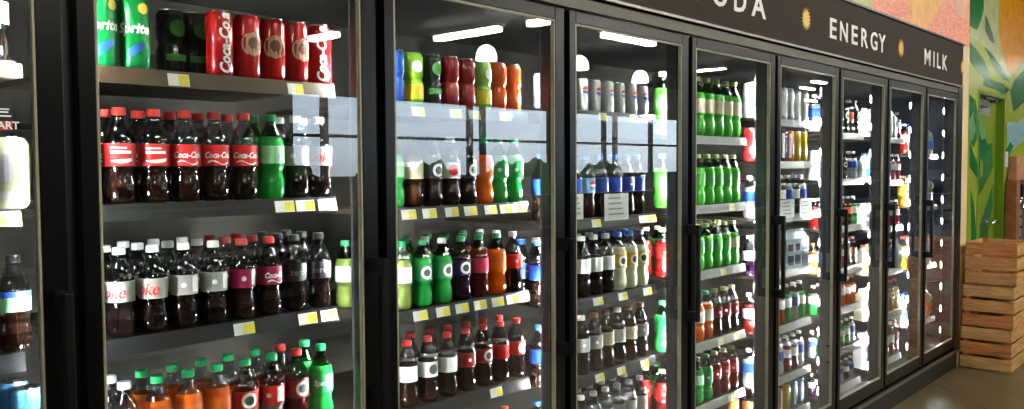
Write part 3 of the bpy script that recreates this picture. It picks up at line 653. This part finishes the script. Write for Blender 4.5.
def jug(kind):
    if kind in PROTO: return PROTO[kind]
    cc = {'mjb': 'blue', 'mjr': 'red', 'mjg': 'green', 'mjy': 'orange'}[kind]
    r = new_empty('milk_jug')
    bm = bmesh.new()
    sec = [(0, .040), (.01, .042), (.13, .042), (.16, .040), (.19, .026), (.205, .016), (.215, .0155)]
    rings = []
    for z, h in sec:
        e = .35 if z < .17 else .9
        ring = []
        for k in range(20):
            a = 2 * PI * k / 20; c, s = math.cos(a), math.sin(a)
            p = 2 / (2 + 3 * (1 - e)); ring.append(bm.verts.new((math.copysign(abs(c) ** p, c) * h, math.copysign(abs(s) ** p, s) * h, z)))
        rings.append(ring)
    for a, b_ in zip(rings, rings[1:]):
        for k in range(20): bm.faces.new((a[k], a[(k + 1) % 20], b_[(k + 1) % 20], b_[k])).smooth = True
    bm.faces.new(rings[0][::-1]); bm.faces.new(rings[-1])
    kid(r, 'body', mesh('body', bm, [LIQ['milk']]), None)
    bm = bmesh.new(); bm_tube(bm, [(0.026, 0, .185), (.05, 0, .165), (.055, 0, .14), (.04, 0, .12)], .006, 8); kid(r, 'handle', mesh('handle', bm, [LIQ['milk']]), None)
    kid(r, 'cap', lathe_mesh('cap', [(.018, .212), (.0185, .228), (.015, .23)], 18), mat(cc + ' plastic cap', CAPS[cc], .35))
    bm = bmesh.new(); bm_box(bm, (.0442, -.03, .04), (.0448, .03, .11)); kid(r, 'label', mesh('label', bm, []), mat(cc + ' jug label', CAPS[cc], .4))
    PROTO[kind] = (r, 'jug', 'white milk jug with %s cap and label' % cc, .23); return PROTO[kind]

def pack(kind):
    if kind in PROTO: return PROTO[kind]
    rgb, d = {'pk1': ((178, 190, 200), 'pale blue carton pack'), 'pk2': ((120, 40, 50), 'dark red carton pack'), 'pk3': ((90, 120, 110), 'grey green carton pack'),
              'ct1': ((232, 226, 190), 'pale yellow tall carton'), 'ct2': ((226, 120, 50), 'orange tall carton'), 'ct3': ((225, 228, 228), 'white tall carton')}[kind]
    r = new_empty('drink_carton'); bm = bmesh.new()
    w_, h_ = .036, .17
    v = [bm.verts.new(p) for p in ((-w_, -w_, 0), (w_, -w_, 0), (w_, w_, 0), (-w_, w_, 0), (-w_, -w_, h_), (w_, -w_, h_), (w_, w_, h_), (-w_, w_, h_), (0, -w_, h_ + .035), (0, w_, h_ + .035))]
    for f in ((0, 3, 2, 1), (0, 1, 5, 4), (1, 2, 6, 5), (2, 3, 7, 6), (3, 0, 4, 7), (4, 5, 8), (6, 7, 9), (5, 6, 9, 8), (7, 4, 8, 9)): bm.faces.new([v[i] for i in f])
    bm_box(bm, (-.001, -w_, h_ + .03), (.001, w_, h_ + .05))
    kid(r, 'body', mesh('body', bm, []), mat(d + ' print', rgb, .4))
    bm = bmesh.new(); bm_box(bm, (w_, -.026, .02), (w_ + .0006, .026, .075)); bm_box(bm, (w_, -.02, .1), (w_ + .0006, .02, .14))
    kid(r, 'print', mesh('print', bm, []), mat('dark carton print', (70, 60, 90) if kind != 'ct2' else (240, 235, 220), .4))
    PROTO[kind] = (r, 'carton', d, .22); return PROTO[kind]
def proto(k): return bottle(k) if k in B else can(k) if k in C else jug(k) if k.startswith('mj') else pack(k)

USED = set()
def place(kind, x, y, z, h, rz, label, group):
    r, cat, desc, h0 = proto(kind)
    if kind in USED: r = copy_tree(r)
    USED.add(kind)
    s = h / h0; r.location = (x, y, z + .0008); r.rotation_euler = (0, 0, rz)
    sr = min(s, 1.06)
    if kind == 'jar': sr = 1.35
    if cat == 'jug': sr = min(s, 1.0)
    r.scale = (sr, sr, s)
    tag(r, label, cat, group)
    return sr

DOORN = ['leftmost'] + _o[1:9]
DOORN[8] = 'rightmost'
DOOR_IX = 0
SHELFN = 'top second third fourth fifth sixth seventh'.split()
TAGW = mat('white price tag', (232, 230, 220), .5); TAGY = mat('yellow price tag', (232, 214, 60), .5)
RAILM = mat('grey metal price rail', (46, 46, 48), .3, .3, noise=.06, scale=30)
RAIL_LIT = mat('LED lit price rail', (150, 150, 146), .35, .2, noise=.05)  # glow of the nearby LEDs put into a paler rail colour
RAIL_REFL = mat('price rail with brown reflection', (78, 56, 34), .4, noise=.1)  # brown reflection put into the rail colour
DECKM = mat('dull brown shelf deck', (46, 36, 25), .6)
_tagme = None
def shelf(k, n, z, tags):
    y0, y1 = YG0[k] + .075, YG[k] - .045
    t = thing('cooler_shelf', 'dark metal shelf with price rail, %s shelf behind the %s glass door' % (SHELFN[n], DOORN[k]), 'shelf', (0, 0, z), group='metal shelves inside the cooler')
    boxes('deck', [((-.66, y0, -.014), (-.127, y1, 0))], DECKM, t)
    bm = bmesh.new()
    bm_poly(bm, [(-.127, y0, .003), (-.119, y0, -.034), (-.116, y0, -.034), (-.124, y0, .003)], (0, y1 - y0, 0))
    obj('price_rail', bm, RAIL_LIT if k > 3 else RAILM if n or k > 1 else RAIL_REFL, t)
    for ty, tw in tags:
        for nm, a, b_, m in (('price_tag', 0, 1, TAGW), ('price_mark', .5, 1, TAGY)):
            bm = bmesh.new(); ya, yb = ty - tw / 2 + tw * a, ty - tw / 2 + tw * b_; e = .0006 if nm == 'price_tag' else .0011
            za, zb = (-.031, -.003) if a == 0 else (-.029, -.006)
            f = lambda zz: -.124 + (.003 - zz) / .037 * .008 + e
            bm_poly(bm, [(f(zb), ya, zb), (f(za), ya, za), (f(za), yb, za), (f(zb), yb, zb)], (.0004, 0, 0))
            if nm == 'price_tag': par = obj(nm, bm, m, t)
            else: obj(nm, bm, m, par)

# door, shelf, z, item height, [(y, kind)], rows behind, tags
def pal(y0, ks, p): return [(round(y0 + i * p, 3), k) for i, k in enumerate(ks)]
ROWS = [
 (0, 0, 1.734, .19, [(.36, 'yel'), (.445, 'yel'), (.527, 'dwh')], 0, [(.53, .07)]),
 (0, 1, 1.442, .145, [(.32, 'jar'), (.43, 'jar'), (.54, 'jar')], 0, [(.51, .09)]),
 (0, 2, 1.153, .195, [(.40, 'chai'), (.475, 'chai'), (.552, 'chai')], 0, [(.40, .07)]),
 (0, 3, .93, .145, [(.40, 'bcan'), (.475, 'bcan'), (.568, 'bcan')], 1, [(.45, .07)]),
 (1, 0, 1.740, .158, [(.735, 'csprite'), (.808, 'csprite'), (1.012, 'ccoke'), (1.083, 'cpic'), (1.154, 'cpic'), (1.224, 'cpic'), (1.294, 'ccoke')], 0, [(.885, .05), (1.19, .045)]),
 (1, 1, 1.443, .214, [(.692, 'coke'), (.768, 'cokew'), (.845, 'cokew'), (.919, 'coke'), (.992, 'coke'), (1.068, 'coke'), (1.143, 'sprite'), (1.217, 'dplain'), (1.290, 'dcoke')], 1, [(1.153, .055), (1.213, .055), (1.28, .055)]),
 (1, 2, 1.150, .198, [(.688, 'dplain'), (.762, 'dcoke'), (.836, 'dcoke'), (.908, 'dplain'), (.982, 'dplain'), (1.057, 'cherry'), (1.132, 'cherry2'), (1.208, 'zero'), (1.284, 'zero')], 2, [(1.035, .055), (1.215, .055), (1.28, .05)]),
 (1, 3, .842, .205, [(.765, 'slv'), (.839, 'fanta'), (.912, 'fanta'), (.986, 'fanta'), (1.060, 'seag'), (1.135, 'seagw'), (1.210, 'dkcherry'), (1.286, 'spriteg')], 1, [(.8, .055), (1.1, .055)]),
 (2, 0, 1.702, .158, [(1.475, 'cred'), (1.548, 'cblue'), (1.620, 'clime'), (1.692, 'cdark'), (1.765, 'cred'), (1.836, 'cred'), (1.908, 'cgw'), (1.981, 'cor'), (2.052, 'cor')], 0, [(1.6, .05), (1.75, .05), (1.83, .05), (1.97, .05)]),
 (2, 1, 1.404, .212, [(1.465, 'glime'), (1.540, 'glime'), (1.615, 'yel'), (1.690, 'dk'), (1.765, 'dkr'), (1.838, 'dk'), (1.912, 'crush'), (1.985, 'gwl'), (2.058, 'gwl')], 0, [(1.56, .055), (1.64, .055), (1.73, .055), (1.81, .055), (1.90, .055), (1.97, .055), (2.03, .08)]),
 (2, 2, 1.105, .200, [(1.487, 'ginger'), (1.567, 'ginger'), (1.648, 'lime'), (1.729, 'limew'), (1.811, 'grape'), (1.892, 'pinkl'), (1.973, 'crush'), (2.056, 'dpr')], 2, [(1.60, .055), (1.69, .055), (1.77, .055), (1.85, .055), (1.93, .055), (2.0, .055), (2.045, .03)]),
 (2, 3, .812, .198, [(1.507, 'pw'), (1.587, 'pw'), (1.667, 'pwd'), (1.747, 'pw'), (1.829, 'pm'), (1.909, 'pmd'), (1.988, 'pr'), (2.066, 'prd')], 1, [(1.92, .055)]),
 (2, 4, .52, .198, [(1.53, 'pw'), (1.61, 'pw'), (1.69, 'crush'), (1.77, 'fanta'), (1.85, 'pm'), (1.93, 'fanta'), (2.01, 'pr')], 0, []),
 (3, 0, 1.724, .122, pal(2.20, ['cpepsi'] * 9, .078), 0, [(2.5, .05), (2.7, .05)]),
 (3, 1, 1.331, .236, [(2.205, 'pepsi'), (2.289, 'pepsia'), (2.373, 'pepsib'), (2.457, 'pepsia'), (2.541, 'pepsib'), (2.625, 'pepsib'), (2.709, 'pepsi'), (2.785, 'pepsib'), (2.861 - .03, 'pepsi')][:8] , 0, [(2.46, .055), (2.80, .12)]),
 (3, 2, 1.040, .226, [(2.185, 'pepsi'), (2.265, 'dwh'), (2.345, 'dwh'), (2.425, 'dwh'), (2.503, 'dwh'), (2.581, 'dwh'), (2.659, 'lem'), (2.737, 'lem'), (2.815, 'lem')], 1, [(2.47, .06), (2.63, .06), (2.80, .06)]),
 (3, 3, .752, .218, [(2.185, 'pepsib'), (2.265, 'pepsi'), (2.345, 'tea'), (2.423, 'dplain'), (2.503, 'teaw'), (2.581, 'tea'), (2.659, 'dwh'), (2.737, 'tea'), (2.815, 'teaw')], 0, [(2.48, .055), (2.62, .055), (2.78, .055)]),
 (3, 4, .465, .205, [(2.265, 'pepsi'), (2.345, 'slv'), (2.425, 'slv'), (2.503, 'slv'), (2.581, 'slv'), (2.659, 'slv'), (2.737, 'slv'), (2.815, 'slv')], 1, []),
 (4, 0, 1.652, .262, [(2.98, 'sup'), (3.075, 'supl'), (3.17, 'supl'), (3.26, 'supl'), (3.345, 'supl'), (3.43, 'supl'), (3.515, 'supl'), (3.595, 'supl')], 0, [(3.6, .05)]),
 (4, 1, 1.348, .226, [(2.98, 'sup'), (3.07, 'sup'), (3.16, 'sup')] + pal(3.265, ['sup'] * 5, .082), 0, [(3.5, .05)]),
 (4, 2, 1.058, .206, [(2.98, 'reds'), (3.07, 'sup'), (3.16, 'sup')] + pal(3.265, ['sup', 'sup', 'sup', 'sup', 'supl'], .082), 1, [(3.42, .05)]),
 (4, 3, .742, .216, [(2.98, 'spriteg'), (3.07, 'ora4'), (3.16, 'ora4')] + pal(3.265, ['ora4', 'ora4', 'dark4', 'dark4', 'dark4'], .082), 0, [(3.4, .05), (3.55, .05)]),
 (4, 4, .462, .206, [(2.98, 'reds'), (3.07, 'glime'), (3.16, 'glime')] + pal(3.265, ['glime', 'gwl', 'reds', 'reds', 'reds'], .082), 1, [(3.5, .05)]),
 (5, 0, 1.756, .168, pal(3.765, ['ewht', 'esil', 'ered', 'esil', 'esil', 'esil', 'ewht', 'esil'], .084), 0, []),
 (5, 1, 1.542, .164, pal(3.765, ['ered', 'esil', 'eblu', 'eblu', 'eblu', 'eorg', 'eyel', 'eyel'], .084), 0, []),
 (5, 2, 1.268, .205, pal(3.765, ['slj', 'puj', 'slj', 'slj', 'puj', 'slj', 'puj', 'slj'], .084), 0, [(4.3, .05)]),
 (5, 3, .982, .200, pal(3.765, ['puj', 'ct3', 'pk1', 'pk2', 'pk3', 'pk1', 'pk1', 'pk3'], .084), 0, []),
 (5, 4, .699, .200, pal(3.765, ['redjar', 'slj', 'redjar', 'reds', 'redjar', 'grj', 'slj', 'grj'], .084), 0, []),
 (5, 5, .435, .190, pal(3.765, ['slj', 'puj', 'slj', 'puj', 'slj', 'redjar', 'puj', 'slj'], .084), 0, []),
 (5, 6, .228, .140, pal(3.765, ['eorg', 'eblu', 'ered', 'ered', 'eorg', 'eyel', 'ecol', 'ecol'], .084), 1, []),
 (6, 0, 1.708, .205, pal(4.53, ['slj', 'puj', 'dk', 'slj', 'dk', 'dk', 'brj', 'dk'], .083), 0, []),
 (6, 1, 1.442, .165, pal(4.53, ['esil', 'ewht', 'slj', 'dk', 'slj', 'dk', 'slj', 'slj'], .083), 0, []),
 (6, 2, 1.167, .170, pal(4.53, ['redjar', 'brj', 'orj', 'brj', 'brj', 'brj', 'brj', 'grj'], .083), 0, []),
 (6, 3, .918, .170, pal(4.53, ['orj', 'slj', 'redjar', 'redjar', 'dkcherry', 'redjar', 'dkcherry', 'dkcherry'], .083), 0, []),
 (6, 4, .688, .165, pal(4.53, ['grj', 'redjar', 'orj', 'reds', 'orj', 'orj', 'orj', 'orj'], .083), 0, []),
 (6, 5, .448, .150, pal(4.53, ['slj', 'grj', 'grj', 'slj', 'glime', 'grj', 'grj', 'slj'], .083), 0, []),
 (6, 6, .228, .130, pal(4.53, ['puj', 'puj', 'slj', 'puj', 'puj', 'slj', 'puj', 'slj'], .083), 0, []),
 (7, 0, 1.700, .175, pal(5.295, ['ct1', 'ct3', 'mjg', 'mjr', 'ewht', 'ct3', 'redjar'], .1), 0, []),
 (7, 1, 1.420, .175, pal(5.295, ['mjb', 'ct3', 'ct2', 'redjar', 'slj', 'redjar', 'redjar'], .1), 0, []),
 (7, 2, 1.122, .165, pal(5.295, ['ct1', 'ct2', 'ct3', 'redjar', 'redjar', 'redjar', 'redjar'], .1), 0, []),
 (7, 3, .835, .190, pal(5.295, ['mjy', 'ct1', 'ct1', 'mjg', 'slj', 'slj', 'mjb'], .1), 0, []),
 (7, 4, .550, .200, pal(5.295, ['ct1', 'ct1', 'ct3', 'yj', 'slv', 'yj', 'yj'], .1), 0, []),
 (7, 5, .250, .220, pal(5.295, ['ct3', 'ct1', 'mjg', 'redjar', 'redjar', 'redjar', 'dkcherry'], .1), 0, []),
 (8, 0, 1.600, .205, pal(6.04, ['redjar', 'mjb', 'mjr', 'ct2', 'ct3', 'mjb'], .1), 0, []),
 (8, 1, 1.228, .220, pal(6.04, ['yj', 'mjb', 'mjg', 'mjb', 'ct3', 'mjb'], .1), 0, []),
 (8, 2, .800, .230, pal(6.04, ['yj', 'mjr', 'ct1', 'mjg', 'mjb', 'mjg'], .1), 0, []),
 (8, 3, .400, .230, pal(6.04, ['mjb', 'mjb', 'ct1', 'mjg', 'ct2', 'mjy'], .1), 0, []),
]
_ord = lambda i: _o[i] if i < 11 else 'twelfth'
random.seed(11)
for k, n, z, h, items, deep, tags in ROWS:
    shelf(k, n, z, tags)
    grp = 'drinks on the %s shelf behind the %s glass door' % (SHELFN[n], DOORN[k])
    for i, (y, kind) in enumerate(items):
        for r_ in range(deep + 1):
            kd = kind
            if r_ and kind in ('dcoke',): kd = 'dplain'
            if r_ and kind == 'cokew': kd = 'coke'
            desc = proto(kd)[2]
            row = ('front', 'second', 'third')[r_]
            lab = '%s, %s in %s row, %s shelf, %s door' % (desc, _ord(i), row, SHELFN[n], DOORN[k])
            if len(lab.split()) > 16: lab = '%s, %s in %s row, %s shelf, %s door' % (' '.join(desc.split()[:7]), _ord(i), row, SHELFN[n], DOORN[k])
            rz = random.uniform(-.45, .1)
            if kind == 'dcoke' and n == 2: rz = -.75
            if kind in ('csprite', 'ccoke', 'coke'): rz = random.uniform(-.35, -.05)
            place(kd, -.166 - r_ * .079 + random.uniform(-.002, .002), y + random.uniform(-.0008, .0008) + (0 if not r_ else .0), z, h, rz, lab, grp)

# things behind the top row of the second door
for j, (x_, kd) in enumerate(((171, 'cdark'), (195, 'cdark'))):
    p = at(x_, 40, -.27); place(kd, -.27, p.y, 1.74, .165, 0, 'dark green can in the gap between green and red cans, %s one' % ('left', 'right')[j], 'dark cans standing back on the top shelf')
bm = bmesh.new(); ya, yb = at(151, 50, -.30).y, at(206, 50, -.30).y
bm_box(bm, (-.305, ya, 1.742), (-.300, yb, 1.80))
for j in range(22): bm_box(bm, (-.2995, ya + (yb - ya) * j / 22, 1.742), (-.292, ya + (yb - ya) * j / 22 + .004, 1.80))
tag(obj('shelf_divider', bm, mat('pale ribbed plastic', (190, 186, 160), .3)), 'pale ribbed plastic divider standing in the gap between the green and red cans', 'divider')

# notice cards hung on price rails
nm = mat('white paper', (225, 225, 222), .6); nl = mat('grey paper print', (150, 150, 150), .6)
def card(Y0, Y1, Z0, Z1, label, X=-.112):
    t = thing('notice_card', label, 'sign', (X, (Y0 + Y1) / 2, 0), group='notice cards on the price rails')
    w2 = (Y1 - Y0) / 2
    boxes('sheet', [((0, -w2, Z0), (.0015, w2, Z1))], nm, t)
    boxes('print', [((.0015, -w2 * .7, Z1 - (j + 1) * (Z1 - Z0) / 5), (.0019, w2 * (.3 + .1 * j), Z1 - (j + 1) * (Z1 - Z0) / 5 + .006)) for j in range(4)], nl, t)
a, b_ = at(604.5, 194, -.112), at(628, 219, -.112)
card(a.y, b_.y, b_.z, a.z, 'large white notice card on the second shelf rail behind the fourth door')
a, b_ = at(577, 194, -.112), at(583, 219, -.112)
card(a.y - .04, b_.y, b_.z, a.z, 'narrow white notice card left of the large one behind the fourth door')
a, b_ = at(782, 200, -.112), at(794, 217, -.112)
card(a.y - .02, b_.y, b_.z, a.z, 'left white notice card on a shelf rail behind the sixth door')
a, b_ = at(800, 199, -.112), at(811, 216, -.112)
card(a.y, b_.y, b_.z, a.z, 'right cream notice card on a shelf rail behind the sixth door')
